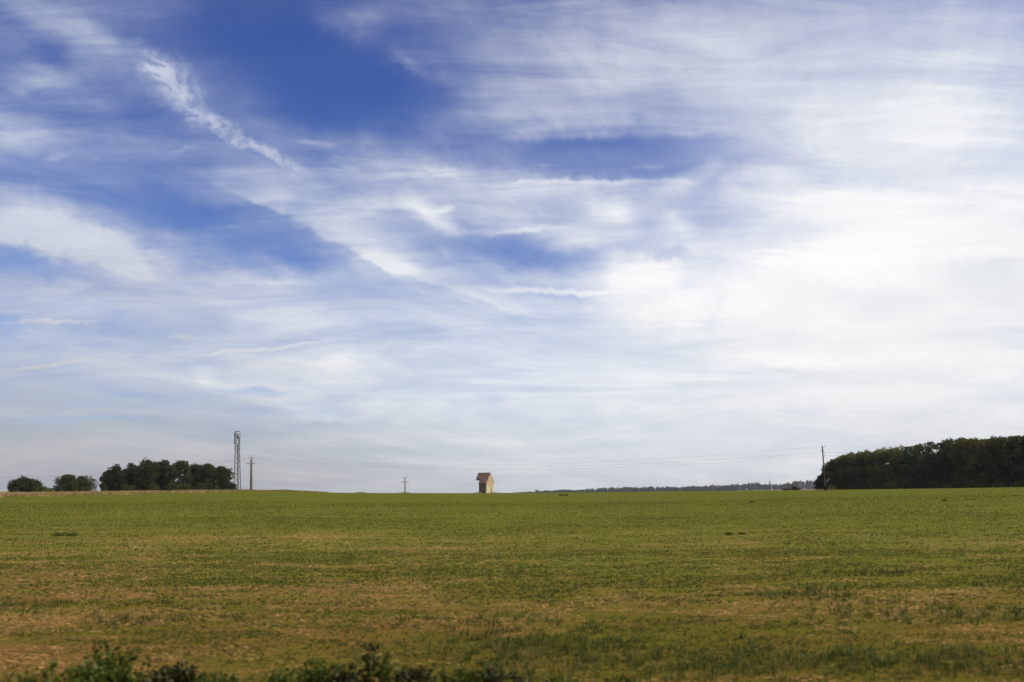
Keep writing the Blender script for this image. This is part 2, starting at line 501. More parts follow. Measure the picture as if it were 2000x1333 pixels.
def field(g):
    t = g.new('ShaderNodeTexCoord').outputs['Object']
    sp = g.new('ShaderNodeSeparateXYZ'); g.put(sp, 0, t)
    x, y = sp.outputs[0], sp.outputs[1]
    at = g.new('ShaderNodeAttribute', attribute_name='zone')
    zone = at.outputs['Fac']                 # 0 crop, 1 rough dry grass, 2 far stubble
    r = g.vmath('LENGTH', t)
    rows = g.mapping(t, scale=(0.35, 1, 1))
    big = g.noise(rows, 0.045, 5, 0.62)
    mid = g.noise(rows, 0.42, 5, 0.68)
    small = g.noise(g.mapping(t, scale=(0.5, 1, 1)), 3.2, 6, 0.75)
    fine = g.noise(g.mapping(t, scale=(0.35, 1, 1)), 16.0, 4, 0.7)
    cover = g.math('MULTIPLY_ADD', g.math('SUBTRACT', big, 0.5), 0.9, 0.50)
    cover = g.math('MULTIPLY_ADD', g.math('SUBTRACT', mid, 0.5), 1.5, cover)
    cover = g.math('MULTIPLY_ADD', g.math('SUBTRACT', small, 0.5), 1.5, cover)
    cover = g.math('MULTIPLY_ADD', g.math('SUBTRACT', fine, 0.5), 1.4, cover)
    warm = g.math('MULTIPLY', g.map(x, -14, 12, 0.16, 0.0, 'LINEAR'), g.map(y, 20, 60, 1.0, 0.0, 'LINEAR'))
    cover = g.math('SUBTRACT', cover, warm)
    cover = g.math('ADD', cover, g.map(r, 20, 160, -0.04, 0.42, 'LINEAR'))   # seen flatter, leaves hide the soil
    c = g.ramp(cover, [(0.18, SOIL), (0.42, OLIVE), (0.72, GREEN), (1.0, (0.112, 0.124, 0.018))])
    pale = g.map(g.noise(g.mapping(t, scale=(0.3, 1, 1)), 5.5, 5, 0.75), 0.60, 0.72)
    patch = g.map(g.noise(rows, 0.11, 4, 0.6), 0.40, 0.62)
    pale = g.math('MULTIPLY', pale, g.map(r, 30, 160, 1.0, 0.25, 'LINEAR'))
    c = g.mix(g.math('MULTIPLY', pale, g.math('MULTIPLY_ADD', patch, 0.40, 0.10)), c, (*STRAW, 1))
    near = g.map(g.math('MULTIPLY_ADD', g.math('SUBTRACT', mid, 0.5), 14.0, y), 14, 46)      # nearest ground darkened in colour for lens fall-off and shaded growth
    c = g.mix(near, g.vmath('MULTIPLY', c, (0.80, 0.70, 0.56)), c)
    dark = g.map(g.noise(g.mapping(t, scale=(0.4, 1, 1), loc=(3, 8, 0)), 6.0, 4, 0.7), 0.60, 0.74)
    c = g.mix(g.math('MULTIPLY', dark, 0.45), c, (0.085, 0.075, 0.018, 1))
    brown = g.ramp(g.noise(rows, 0.5, 6, 0.7), [(0.3, (0.20, 0.13, 0.05)), (0.55, (0.36, 0.25, 0.10)), (0.75, (0.48, 0.35, 0.17))])
    stub = g.ramp(g.noise(t, 0.02, 4, 0.6), [(0.35, (0.12, 0.10, 0.06)), (0.65, (0.18, 0.15, 0.09))])
    bits = g.map(g.noise(g.mapping(t, scale=(0.28, 1, 1), loc=(9, 2, 0)), 30.0, 3, 0.6), 0.60, 0.72)
    c = g.mix(g.math('MULTIPLY', bits, g.map(r, 30, 160, 0.35, 0.08, 'LINEAR')), c, (*STRAW, 1))
    c = g.mix(g.map(g.math('MULTIPLY_ADD', g.math('SUBTRACT', mid, 0.5), 0.6, zone), 0.45, 0.55), c, brown)
    c = g.mix(g.map(zone, 1.45, 1.55), c, stub)
    h = g.math('MULTIPLY_ADD', fine, 0.5, small)
    return c, h


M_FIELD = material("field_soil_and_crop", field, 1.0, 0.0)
na_front = np.radians(np.arange(-52, 52.01, 0.4))
na_back = np.radians(np.concatenate([np.arange(-180, -52, 4), np.arange(56, 180, 4)]))
AZ = np.sort(np.concatenate([na_front, na_back]))
RR = RK
A, R = np.meshgrid(AZ, RR, indexing='ij')
gx, gy = R * np.sin(A), R * np.cos(A)
gzz = gz(gx.ravel(), gy.ravel()).reshape(gx.shape)
verts = [(0, 0, 0)] + list(zip(gx.ravel().tolist(), gy.ravel().tolist(), gzz.ravel().tolist()))
nr, na = len(RR), len(AZ)
faces = []
for i in range(na):
    i2 = (i + 1) % na
    faces.append((0, 1 + i2 * nr, 1 + i * nr))
    for j in range(nr - 1):
        faces.append((1 + i * nr + j, 1 + i2 * nr + j, 1 + i2 * nr + j + 1, 1 + i * nr + j + 1))
gm = bpy.data.meshes.new("ground")
gm.from_pydata(verts, [], faces)
gm.materials.append(M_FIELD)
gm.shade_smooth()
er = edge_r(A.ravel())
edge_left = az_of(650)
zone = np.where((R.ravel() > er) & (A.ravel() < edge_left), 1.0, 0.0)
zone = np.where((R.ravel() > 900), 2.0, zone)
zone = np.where((R.ravel() > np.interp(A.ravel(), [az_of(1520), az_of(1590), az_of(2000), az_of(2300)], [440, 398, 290, 240])) & (A.ravel() > az_of(1520)) & (R.ravel() < 900), 1.0, zone)
za = gm.attributes.new("zone", 'FLOAT', 'POINT')
za.data.foreach_set('value', np.concatenate([[0.0], zone]).astype(np.float32))
gm.flip_normals() if gm.polygons[5].normal.z < 0 else None
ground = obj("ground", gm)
tag(ground, kind='structure')

# ------------------------------------------------------------------ crop seedlings, straw, dry grass
def vnoise(x, y, s, seed):
    """smooth value noise, 0..1"""
    rg = np.random.default_rng(seed); T = rg.random((256, 256))
    x, y = x / s + 1000, y / s + 1000
    xi, yi = np.floor(x).astype(int), np.floor(y).astype(int)
    fx, fy = x - xi, y - yi
    fx, fy = fx * fx * (3 - 2 * fx), fy * fy * (3 - 2 * fy)
    q = lambda a, b: T[a % 256, b % 256]
    return (q(xi, yi) * (1 - fx) + q(xi + 1, yi) * fx) * (1 - fy) + (q(xi, yi + 1) * (1 - fx) + q(xi + 1, yi + 1) * fx) * fy


def wedge(r0, r1, n, amax=38):
    a = np.radians(RNG.uniform(-amax, amax, n)); r = np.sqrt(RNG.uniform(r0 ** 2, r1 ** 2, n))
    return r * np.sin(a), r * np.cos(a)


def blades(x, y, z, per, length, width, spread, lift=0.9):
    """per leaning blades at each spot, two quads each"""
    n = len(x) * per
    x, y, z = (np.repeat(k, per) for k in (x, y, z))
    L = (np.repeat(length, per) if hasattr(length, '__len__') else length) * RNG.uniform(0.55, 1.2, n)
    wd = (np.repeat(width, per) if hasattr(width, '__len__') else width) * RNG.uniform(0.7, 1.3, n)
    t = RNG.uniform(0, 2 * np.pi, n)
    lean = RNG.uniform(0.15, spread, n)
    dx, dy = np.cos(t), np.sin(t)
    x = x + RNG.normal(0, 0.25, n) * L; y = y + RNG.normal(0, 0.25, n) * L
    sxv = np.stack([-dy, dx, np.zeros(n)], 1) * wd[:, None] / 2
    b = np.stack([x, y, z - 0.01], 1)
    m = b + np.stack([dx * lean * L * 0.45, dy * lean * L * 0.45, L * 0.6 * lift], 1)
    e = b + np.stack([dx * lean * L * 1.2, dy * lean * L * 1.2, L * lift * (1.05 - 0.35 * lean)], 1)
    q1 = np.stack([b - sxv * 0.8, b + sxv * 0.8, m + sxv, m - sxv], 1)
    q2 = np.stack([m - sxv, m + sxv, e + sxv * 0.15, e - sxv * 0.15], 1)
    return np.concatenate([q1, q2])


def leafy(c1, c2, c3, scale, trans=0.25, rand=0.0):
    """leaf material: three tones, a little light through the blade"""
    m = bpy.data.materials.new("leaf")
    m.use_nodes = True
    g = NG(m.node_tree)
    g.nt.nodes.clear()
    t = g.new('ShaderNodeTexCoord').outputs['Object']
    v = g.noise(t, scale, 4, 0.6)
    c = g.ramp(v, [(0.32, c1), (0.5, c2), (0.68, c3)])
    if rand:
        oi = g.new('ShaderNodeObjectInfo').outputs['Random']
        k = g.map(oi, 0, 1, 1 - rand, 1 + rand, interp='LINEAR')
        c = g.vmath('SCALE', c, None, k)
    d = g.new('ShaderNodeBsdfDiffuse'); g.put(d, 0, c)
    tr = g.new('ShaderNodeBsdfTranslucent'); g.put(tr, 0, g.vmath('MULTIPLY', c, (1.0, 1.15, 0.5)))
    gl = g.new('ShaderNodeBsdfGlossy'); g.put(gl, 0, (0.5, 0.5, 0.5, 1)); g.put(gl, 'Roughness', 0.55)
    mx = g.new('ShaderNodeMixShader'); g.put(mx, 0, trans)
    g.nt.links.new(d.outputs[0], mx.inputs[1]); g.nt.links.new(tr.outputs[0], mx.inputs[2])
    m2 = g.new('ShaderNodeMixShader'); g.put(m2, 0, 0.03)
    g.nt.links.new(mx.outputs[0], m2.inputs[1]); g.nt.links.new(gl.outputs[0], m2.inputs[2])
    o = g.new('ShaderNodeOutputMaterial')
    g.nt.links.new(m2.outputs[0], o.inputs[0])
    return m


M_CROP = leafy((0.105, 0.122, 0.015), (0.148, 0.148, 0.021), (0.205, 0.170, 0.038), 0.9, 0.3)
M_HEAD = leafy((0.040, 0.062, 0.009), (0.070, 0.085, 0.013), (0.120, 0.100, 0.024), 1.2, 0.3)  # near blades: darker growth, with lens fall-off painted into the leaf tone
M_STRAW = material("straw", two_tone((0.23, 0.12, 0.036), (0.56, 0.31, 0.095), 9.0, 2, 0.4, 0.6), 0.8, 0.3)
M_DRY = leafy((0.20, 0.13, 0.05), (0.36, 0.25, 0.11), (0.52, 0.39, 0.20), 0.7, 0.35)

Q, QH = [], []
for r0, r1, n, per, ln, wd in [(11, 24, 34000, 6, 0.055, 0.009), (24, 45, 52000, 5, 0.075, 0.017), (45, 90, 52000, 4, 0.095, 0.030), (90, 165, 46000, 3, 0.11, 0.055), (130, 300, 42000, 2, 0.13, 0.10)]:
    x, y = wedge(r0, r1, n)
    d = 0.28 * vnoise(x * 0.6, y, 7.0, 1) + 0.37 * vnoise(x * 0.4, y, 1.6, 2) + 0.50 * vnoise(x * 0.5, y, 0.45, 3)
    rr_ = np.hypot(x, y)
    keep = d > RNG.uniform(0.33, 0.76, n)
    if r0 == 130:
        keep &= (RNG.random(n) > (rr_ - 130) / 170) & (rr_ < edge_r(np.arctan2(x, y)) - 4)
    x, y, d = x[keep], y[keep], d[keep]
    b_ = blades(x, y, gz(x, y), per, ln * (0.5 + 0.9 * d), wd, 1.3)
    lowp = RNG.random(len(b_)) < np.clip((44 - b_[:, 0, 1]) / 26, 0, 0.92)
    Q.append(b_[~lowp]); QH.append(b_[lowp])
crop = obj("crop_seedlings", quads_mesh("crop_seedlings", np.concatenate(Q), M_CROP))
tag(crop, 'sparse low green seedlings covering the brown field', 'crop', kind='stuff')
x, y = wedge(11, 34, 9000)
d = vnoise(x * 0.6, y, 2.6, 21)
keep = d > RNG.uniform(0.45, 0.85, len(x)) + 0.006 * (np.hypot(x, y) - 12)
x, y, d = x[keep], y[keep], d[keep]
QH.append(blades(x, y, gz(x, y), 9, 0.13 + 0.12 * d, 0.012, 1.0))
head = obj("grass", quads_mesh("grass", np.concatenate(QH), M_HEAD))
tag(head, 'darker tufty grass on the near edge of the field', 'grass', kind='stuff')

Q = []
for r0, r1, n, ln, wd in [(11, 30, 150000, 0.10, 0.009), (30, 60, 110000, 0.15, 0.012), (60, 110, 14000, 0.26, 0.018)]:
    x, y = wedge(r0, r1, n)
    d = 0.24 * vnoise(x * 0.6, y, 7.0, 1) + 0.38 * vnoise(x * 0.4, y, 1.6, 2) + 0.38 * vnoise(x * 0.5, y, 0.5, 3) + np.clip((np.hypot(x, y) - 30) / 260, 0, 0.13)
    keep = d < RNG.uniform(0.28, 0.60, n) - np.clip((x + 4) / 60, 0, 0.12)
    x, y = x[keep], y[keep]; n = len(x)
    a = RNG.normal(0, 0.45, n)
    L = ln * RNG.uniform(0.3, 1.3, n); w = wd * RNG.uniform(0.5, 1.4, n)
    z = gz(x, y) + RNG.uniform(0.006, 0.05, n)
    if r0 == 11: w *= 0.8
    du = np.stack([np.cos(a), np.sin(a), RNG.normal(0, 0.12, n)], 1) * L[:, None] / 2
    dv = np.stack([-np.sin(a), np.cos(a), RNG.normal(0.3, 0.5, n)], 1) * w[:, None] / 2
    c = np.stack([x, y, z], 1)
    Q.append(np.stack([c - du - dv, c + du - dv, c + du + dv, c - du + dv], 1))
straw = obj("straw", quads_mesh("straw", np.concatenate(Q), M_STRAW))
tag(straw, 'scattered pale tan straw lying between the seedlings', 'straw', kind='stuff')

# tall dry grass along the far edge on the left
n = 30000
a = RNG.uniform(az_of(-500), az_of(640), n)
w = np.interp(a, [az_of(-500), az_of(0), az_of(400), az_of(560), az_of(640)], [45, 40, 22, 5, 0.8])
er = edge_r(a)
r = er + np.abs(RNG.normal(0, 1, n)) * w
keep = r < er + 100
a, r = a[keep], r[keep]
x, y = r * np.sin(a), r * np.cos(a)
hgt = (0.38 + 0.55 * vnoise(x, y, 4, 8)) * np.interp(a, [az_of(200), az_of(560), az_of(640)], [1, 0.75, 0.3])
tuf = [on(p_, r_) for p_, r_ in [(463, 338), (470, 336), (491, 339), (485, 338), (505, 336), (520, 333), (548, 333), (556, 334), (575, 335), (590, 336), (606, 338), (618, 338), (1600, 240), (1612, 239), (1620, 241), (705, 338), (934, 328), (966, 327), (791, 338)]]
tx = np.repeat([q[0] for q in tuf], 50) + RNG.normal(0, 0.9, 50 * len(tuf)); ty = np.repeat([q[1] for q in tuf], 50) + RNG.normal(0, 0.9, 50 * len(tuf))
x, y, hgt = np.concatenate([x, tx]), np.concatenate([y, ty]), np.concatenate([hgt, RNG.uniform(0.2, 0.62, len(tx))])
dry = obj("dry_grass", quads_mesh("dry_grass", blades(x, y, gz(x, y), 3, hgt, 0.10, 0.5, 1.0), M_DRY))
tag(dry, 'strip of tall tan dry grass along the left field edge', 'dry grass', kind='stuff')

# ------------------------------------------------------------------ trees
M_BARK = material("bark", two_tone((0.045, 0.035, 0.025), (0.11, 0.09, 0.07), 3.0), 0.95)
M_OAK = leafy((0.023, 0.035, 0.009), (0.042, 0.057, 0.012), (0.078, 0.090, 0.018), 0.35, 0.22, 0.25)
M_WOOD = leafy((0.020, 0.030, 0.009), (0.038, 0.047, 0.012), (0.075, 0.070, 0.018), 0.22, 0.22, 0.35)
M_BUSH = leafy((0.060, 0.080, 0.014), (0.110, 0.130, 0.022), (0.170, 0.170, 0.035), 1.2, 0.25, 0.25)
M_FAR = leafy((0.022, 0.032, 0.012), (0.036, 0.046, 0.016), (0.055, 0.060, 0.022), 0.03, 0.1, 0.25)


def leaf_quads(cen, size, rng, flat=0.0):
    n = len(cen)
    a = rng.normal(size=(n, 3)); a /= np.linalg.norm(a, axis=1)[:, None]
    b = np.cross(a, rng.normal(size=(n, 3))); b /= np.linalg.norm(b, axis=1)[:, None]
    s = size * rng.uniform(0.5, 1.25, n)
    a = a * s[:, None] * 0.5; b = b * s[:, None] * 0.36
    bend = np.cross(a, b); bend /= np.linalg.norm(bend, axis=1)[:, None]; bend *= (s * 0.12)[:, None]
    return np.stack([cen - a, cen - b * 1.0 + bend, cen + a, cen + b + bend], 1)


def crown(rng, h, w, base, nl, lobe, n, size, shape='round', depth=None, hole_at=0.62):
    """leaf clumps over lobes that fill an uneven envelope; returns quads and lobe centres"""
    L = []
    while len(L) < nl:
        p = rng.uniform(-1, 1, 3)
        if np.linalg.norm(p) > 1:
            continue
        z = (p[2] + 1) / 2
        if shape in ('column', 'dome', 'grove'):
            z = rng.random(); q_ = p[:2] / (np.linalg.norm(p[:2]) + 1e-6) * math.sqrt(rng.random()); p = np.array([q_[0], q_[1], 0])
        rad = {'round': 1.0, 'cone': 1.0 - 0.75 * z, 'column': math.sqrt(1 - 0.7 * max(0, z - 0.6) ** 2 / 0.16), 'grove': math.sqrt(max(0.02, 1 - max(0, z - 0.35) ** 2 / 0.43)), 'dome': math.sqrt(max(0, 1 - z ** 2 * 0.85))}[shape]
        L.append((p[0] * (w / 2 - lobe * 0.6) * rad, p[1] * ((depth or w) / 2 - lobe * 0.6) * rad, base + lobe * 0.5 + z * (h - base - lobe * 1.35)))
    L = np.array(L)
    if shape in ('column', 'grove'):      # boughs that hang to the ground
        m_ = max(6, nl // 4)
        L[:m_, 2] = base + lobe * rng.uniform(0.3, 0.9, m_)
    k = rng.integers(0, nl, n)
    d = rng.normal(size=(n, 3)); d /= np.linalg.norm(d, axis=1)[:, None]
    lr = lobe * rng.uniform(0.65, 1.2, nl)
    # knobs on each lobe keep the outline uneven
    knob = 1 + 0.22 * np.sin(d[:, 0] * 5 + k) * np.sin(d[:, 1] * 6 + 2 * k) + 0.18 * np.sin(d[:, 2] * 9 + 3 * k)
    r = lr[k] * knob * rng.uniform(0.45, 1.0, n) ** 0.45
    cen = L[k] + d * r[:, None] * np.array([1, 1, 0.85])
    # leave some holes where whole twigs are bare
    hole = np.sin(cen[:, 0] * 2.1 + 1) * np.sin(cen[:, 1] * 1.9) * np.sin(cen[:, 2] * 2.3) > hole_at
    cen = cen[~hole]
    cen[:, 2] = np.maximum(cen[:, 2], 0.15)
    return leaf_quads(cen, size, rng), L


def tree_kind(seed, h, w, base, nl, lobe, n, size, mat, shape='round', trunk=0.28, depth=None):
    rng = np.random.default_rng(seed)
    q, L = crown(rng, h, w, base, nl, lobe, n, size, shape, depth)
    cm = quads_mesh("crown", q, mat)
    b = MB()
    lean = rng.normal(0, 0.25, 2)
    top = Vector((lean[0], lean[1], h * 0.72))
    b.tube([(0, 0, -0.6), (0, 0, 0.4), (lean[0] * 0.3, lean[1] * 0.3, h * 0.3), top], [trunk * 1.5, trunk * 1.1, trunk * 0.8, trunk * 0.2], 7)
    for i in range(0, len(L), max(1, len(L) // 9)):
        p = Vector(L[i]); s = Vector((lean[0] * 0.3, lean[1] * 0.3, min(p.z * 0.55, h * 0.4)))
        b.tube([s, s.lerp(p, 0.5) + Vector((0, 0, 0.2)), p], [trunk * 0.45, trunk * 0.28, trunk * 0.08], 5)
    return cm, b.mesh("trunk", M_BARK)


def plant_tree(name, kind, loc, label, cat='tree', group=None, s=1.0, sz=None, rz=None):
    t = thing(name, label, cat, loc, random.uniform(0, 6.28) if rz is None else rz, group)
    t.scale = (s, s, sz or s)
    obj("crown", kind[0], t)
    obj("trunk", kind[1], t)
    return t


# the left grove: each tree with a crown of its own
GROVE = 'trees of the left grove'
grove = [
    # px, r, top, width px, label
    (214, 418, 918, 28, 'low rounded tree with thin grey-green crown at the left end of the grove'),
    (229, 410, 908, 38, 'broad tree second from the left in the grove, below its neighbour'),
    (258, 416, 903, 42, 'dark round-topped tree beside the highest knob of the grove'),
    (286, 408, 896, 44, 'dark tree with a high knobbly top left of the grove middle'),
    (322, 414, 896, 42, 'tallest dark tree in the middle of the grove'),
    (304, 413, 901, 40, 'dark tree filling the notch between the knobbly tree and the tallest tree'),
    (351, 407, 899, 46, 'broad dark tree right of the grove middle'),
    (384, 416, 905, 40, 'grey-green tree between the grove middle and its right end'),
    (408, 409, 904, 40, 'green tree second from the right end of the grove'),
    (428, 412, 908, 46, 'rounded green tree closing the right end of the grove'),
]
for i, (px, r, top, wpx, lab) in enumerate(grove):
    p = on(px, r)
    h = zray(px, top, r) - p[2]
    w = wpx * r / F * 1.27
    k = tree_kind(30 + i, h, w, 0.1, 46, w * 0.16, 19000, 0.58, M_OAK, 'dome' if i in (0, 9) else 'grove', 0.3)
    plant_tree("broadleaf_tree", k, p, lab, 'tree', GROVE, rz=0)

for i, (px, r, top, wpx, lab, cat) in enumerate([
    (44, 405, 930, 40, 'dark bushy tree at the far left with a knob on top', 'tree'),
    (68, 400, 936, 38, 'small rounded tree just right of the far left tree', 'tree'),
    (131, 402, 924, 40, 'left one of the pair of merged round trees before the grove', 'tree'),
    (157, 405, 927, 46, 'right one of the pair of merged round trees before the grove', 'tree'),
]):
    p = on(px, r); h = zray(px, top, r) - p[2]; w = wpx * r / F * 1.15
    k = tree_kind(60 + i, h, w, 0.0, 30, w * 0.17, 11000, 0.48, M_OAK, 'grove', 0.22)
    plant_tree("small_tree", k, p, lab, cat, rz=0)

for i, (px, r, top, wpx, lab) in enumerate([
    (87, 398, 950, 18, 'low light green bush right of the two far left trees'),
    (101, 398, 953, 14, 'small light green bush left of the merged pair of trees'),
    (30, 398, 950, 22, 'low bush at the left foot of the far left tree'),
    (203, 405, 942, 14, 'thin grey bush at the left foot of the grove'),
    (456, 405, 943, 18, 'small dark bush between the grove and the lattice mast'),
    (338, 398, 942, 26, 'low bush in front of the trunks mid grove'),
    (300, 399, 946, 30, 'low bush under the knobbly tree of the grove'),
    (250, 400, 944, 34, 'low bush under the left half of the grove'),
    (395, 399, 940, 34, 'low bush under the right half of the grove'),
    (1551, 396, 949.5, 26, 'dark low round bush on the field edge left of the wood'),
    (1533, 396, 954.5, 10, 'tiny light green bush left of the dark low round bush'),
    (1612, 236, 949, 8, 'small green shrub at the foot of the wooden pole'),
    (1624, 262, 948, 12, 'small green shrub just right of the wooden pole foot'),
    (1850, 307, 945, 20, 'light green shrub leftmost along the foot of the wood'),
    (1895, 301, 943.5, 26, 'light green shrub widest along the foot of the wood'),
    (1925, 297, 943, 18, 'light green shrub third along the foot of the wood'),
    (1950, 294, 943, 22, 'light green shrub fourth along the foot of the wood'),
    (1985, 288, 941, 24, 'light green shrub by the right frame edge under the wood'),
]):
    p = on(px, r); h = max(0.5, zray(px, top, r) - p[2]); w = wpx * r / F
    k = tree_kind(80 + i, h, w, 0.0, 14, min(w, h) * 0.30, 1800, 0.34, M_BUSH if i in (0, 1, 10, 12, 13, 14, 15, 16, 17) else M_OAK, 'dome', 0.06)
    plant_tree("bush", k, p, lab, 'bush', rz=0)

# the wood on the right
M_WOODLIT = leafy((0.055, 0.064, 0.012), (0.110, 0.112, 0.018), (0.180, 0.165, 0.030), 0.22, 0.25, 0.25)  # lit copy: sun on the tree tops put into the leaf colour
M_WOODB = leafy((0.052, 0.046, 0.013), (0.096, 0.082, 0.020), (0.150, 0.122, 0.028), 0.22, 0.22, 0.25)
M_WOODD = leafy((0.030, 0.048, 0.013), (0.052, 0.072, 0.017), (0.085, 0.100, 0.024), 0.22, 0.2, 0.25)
WK = []
for i in range(8):
    k0 = tree_kind(200 + i, 17, 8.2, 0.1, 34, 1.75, 10000, 0.62, (M_WOODLIT, M_WOODD, M_WOODB, M_WOODD)[i // 2], 'column', 0.26)
    WK.append(k0)
EK = [tree_kind(220 + i, 10, 7.5, 0.1, 14, 1.7, 4200, 0.55, M_WOOD, 'dome', 0.2) for i in range(3)]
WG = 'trees of the wood on the right'


def wood_top(px):
    return float(np.interp(px, [1588, 1600, 1615, 1640, 1660, 1700, 1740, 1800, 1860, 1930, 2000, 2400], [944, 926, 902, 889, 884, 878, 875, 866, 855, 855, 847, 800]))


def wood_r(px):
    return float(np.interp(px, [1588, 1700, 1800, 1900, 2000, 2300], [404, 376, 344, 318, 295, 246]))


special = [(1595, 400, 940, 'low rounded tree at the leftmost tip of the wood'), (1600, 406, 929, 'young tree in the sloping left end of the wood, second from its tip'),
           (1607, 402, 918, 'young tree directly left of the wooden pole in the sloping end of the wood'), (1615, 405, 908, 'young tree directly behind the wooden pole'),
           (1624, 401, 899, 'young tree just right of the wooden pole at the sloping end of the wood'), (1632, 404, 892, 'young tree where the slope of the wood meets its full height')]
for i, (px, r, top, lab) in enumerate(special):
    p = on(px, r); h = zray(px, top, r) - p[2]
    plant_tree("young_tree", EK[i % 3], p, lab, 'tree', WG, max(0.5, h / 12), h / 9.6)
row = 0
LW = 'dark broadleaf tree packed into the dense wood on the right'
for row, (dr, up, step) in enumerate([(0, 1.5, 4.6), (7, 0.0, 5.5), (14, -1.0, 5.2)]):
    px = 1634 + row * 5
    while px < 2090:
        r = wood_r(px) + dr + random.uniform(-1.3, 1.3)
        p = on(px, r)
        top = wood_top(px) + random.uniform(-1.6, 2.6) + up
        h = zray(px, top, r) - p[2]
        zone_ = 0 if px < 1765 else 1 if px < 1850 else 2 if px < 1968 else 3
        lab = ('wood tree with yellow-green crown coloured as sunlit, between the wooden pole and the middle of the wood', 'dark green wood tree in the middle stretch of the wood skyline',
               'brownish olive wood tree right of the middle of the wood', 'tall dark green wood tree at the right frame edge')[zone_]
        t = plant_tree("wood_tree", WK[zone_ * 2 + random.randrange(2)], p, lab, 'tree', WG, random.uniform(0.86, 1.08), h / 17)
        px += step * random.uniform(0.8, 1.2) / r * F
# ------------------------------------------------------------------ far trees, three kilometres off
rng = np.random.default_rng(99)
Q = []


def skyline(px):
    return float(np.interp(px, [1000, 1040, 1060, 1100, 1130, 1150, 1190, 1240, 1280, 1330, 1380, 1420, 1480, 1520, 1560, 1590, 1640],
                           [963.5, 960.5, 959.2, 957.6, 957, 955.6, 953.8, 951.8, 952.0, 952.3, 949.5, 947.5, 944.8, 946, 941.5, 938.5, 937]))


px = 1003.0
while px < 1640:
    for k in range(2):
        r = 3050 + 130 * k + rng.uniform(-50, 50)
        x, y, z = on(px + rng.uniform(-1, 1), r)
        top = skyline(px) + (rng.uniform(-1.5, 1.5) + 1.6 * math.sin(px * 0.11) * math.sin(px * 0.043 + 1) - 0.3) * min(1, max(0.15, (px - 1030) / 120)) + (1.0 if k == 0 else 0)
        h = zray(px, top, r) - z
        if h < 2.5:
            h = rng.uniform(2, 4)
        w = rng.uniform(8, 17)
        n = 230
        d = rng.normal(size=(n, 3)); d /= np.linalg.norm(d, axis=1)[:, None]
        d *= rng.uniform(0.3, 1, n)[:, None] ** 0.4
        cen = np.stack([d[:, 0] * w / 2, d[:, 1] * w / 2, h * 0.45 + d[:, 2] * h * 0.58], 1) + np.array([x, y, z])
        Q.append(leaf_quads(cen, 3.6, rng))
    px += rng.uniform(3.2, 6.5)
far = obj("distant_woodland", quads_mesh("distant_woodland", np.concatenate(Q), M_FAR))
tag(far, 'blue-grey line of distant woodland on the horizon between hut and wood', 'woodland', kind='stuff')
for i, (px, top, wpx, shape, lab) in enumerate([
    (1442, 940.5, 3.2, 'cone', 'narrow poplar rising above the distant treeline'),
    (1269, 949.5, 9, 'round', 'taller lumpy tree standing out of the distant treeline, left of the lollipop tree'),
    (1317, 950, 4.5, 'top', 'far lollipop tree with a bare stem in the gap of the treeline'),
    (1334, 949.5, 9, 'round', 'far round tree directly right of the lollipop tree'),
    (1346, 949.5, 11, 'round', 'far umbrella-shaped tree second to the right of the lollipop tree'),
    (1360, 950, 10, 'round', 'far round tree third to the right of the lollipop tree'),
    (1048, 955.5, 6, 'round', 'tiny pale bare-looking tree where the distant treeline begins'),
    (1034, 959.5, 4, 'round', 'tiny dark tree left of where the distant treeline begins'),
    (1013, 961, 5, 'round', 'low tiny tree nearest the hut on the horizon'),
]):
    r = 2980 + 9 * i
    p = on(px, r); h = max(6, zray(px, top, r) - p[2]); w = wpx * r / F
    base = h * 0.45 if shape == 'top' else h * 0.08
    k = tree_kind(300 + i, h, w, base, 8, w * 0.25, 500, 2.2, M_FAR, 'cone' if shape == 'cone' else 'round', 1.1 if shape == 'top' else 0.6)
    plant_tree("distant_tree", k, p, lab, 'tree', rz=0)

# ------------------------------------------------------------------ poles and wires
M_CONC = material("weathered_concrete", two_tone((0.17, 0.145, 0.115), (0.27, 0.225, 0.175), 1.5), 0.9)
M_STEEL = material("galvanised_steel", two_tone((0.17, 0.18, 0.19), (0.27, 0.28, 0.29), 2.0), 0.55, 0.5, Metallic=0.6)
M_POLE = material("creosoted_wood", two_tone((0.06, 0.045, 0.035), (0.15, 0.11, 0.08), 3.0), 0.9)
M_GLASS = material("insulator_glass", two_tone((0.10, 0.13, 0.12), (0.22, 0.26, 0.25), 3.0), 0.2, 0.6)
M_CABLE = material("cable", two_tone((0.05, 0.05, 0.055), (0.09, 0.09, 0.095), 1.0), 0.6)


def insulator(parent, x, y, z, up=1, n=3, r=0.10):
    b = MB()
    pts, rad = [(x, y, z)], [0.03]
    for i in range(n):
        z0 = z + up * (0.05 + i * 0.11)
        pts += [(x, y, z0), (x, y, z0 + up * 0.015), (x, y, z0 + up * 0.06), (x, y, z0 + up * 0.10)]
        rad += [0.035, r, r * 0.8, 0.03]
    b.tube(pts, rad, 8)
    return b.build("insulator", M_GLASS, parent, True)


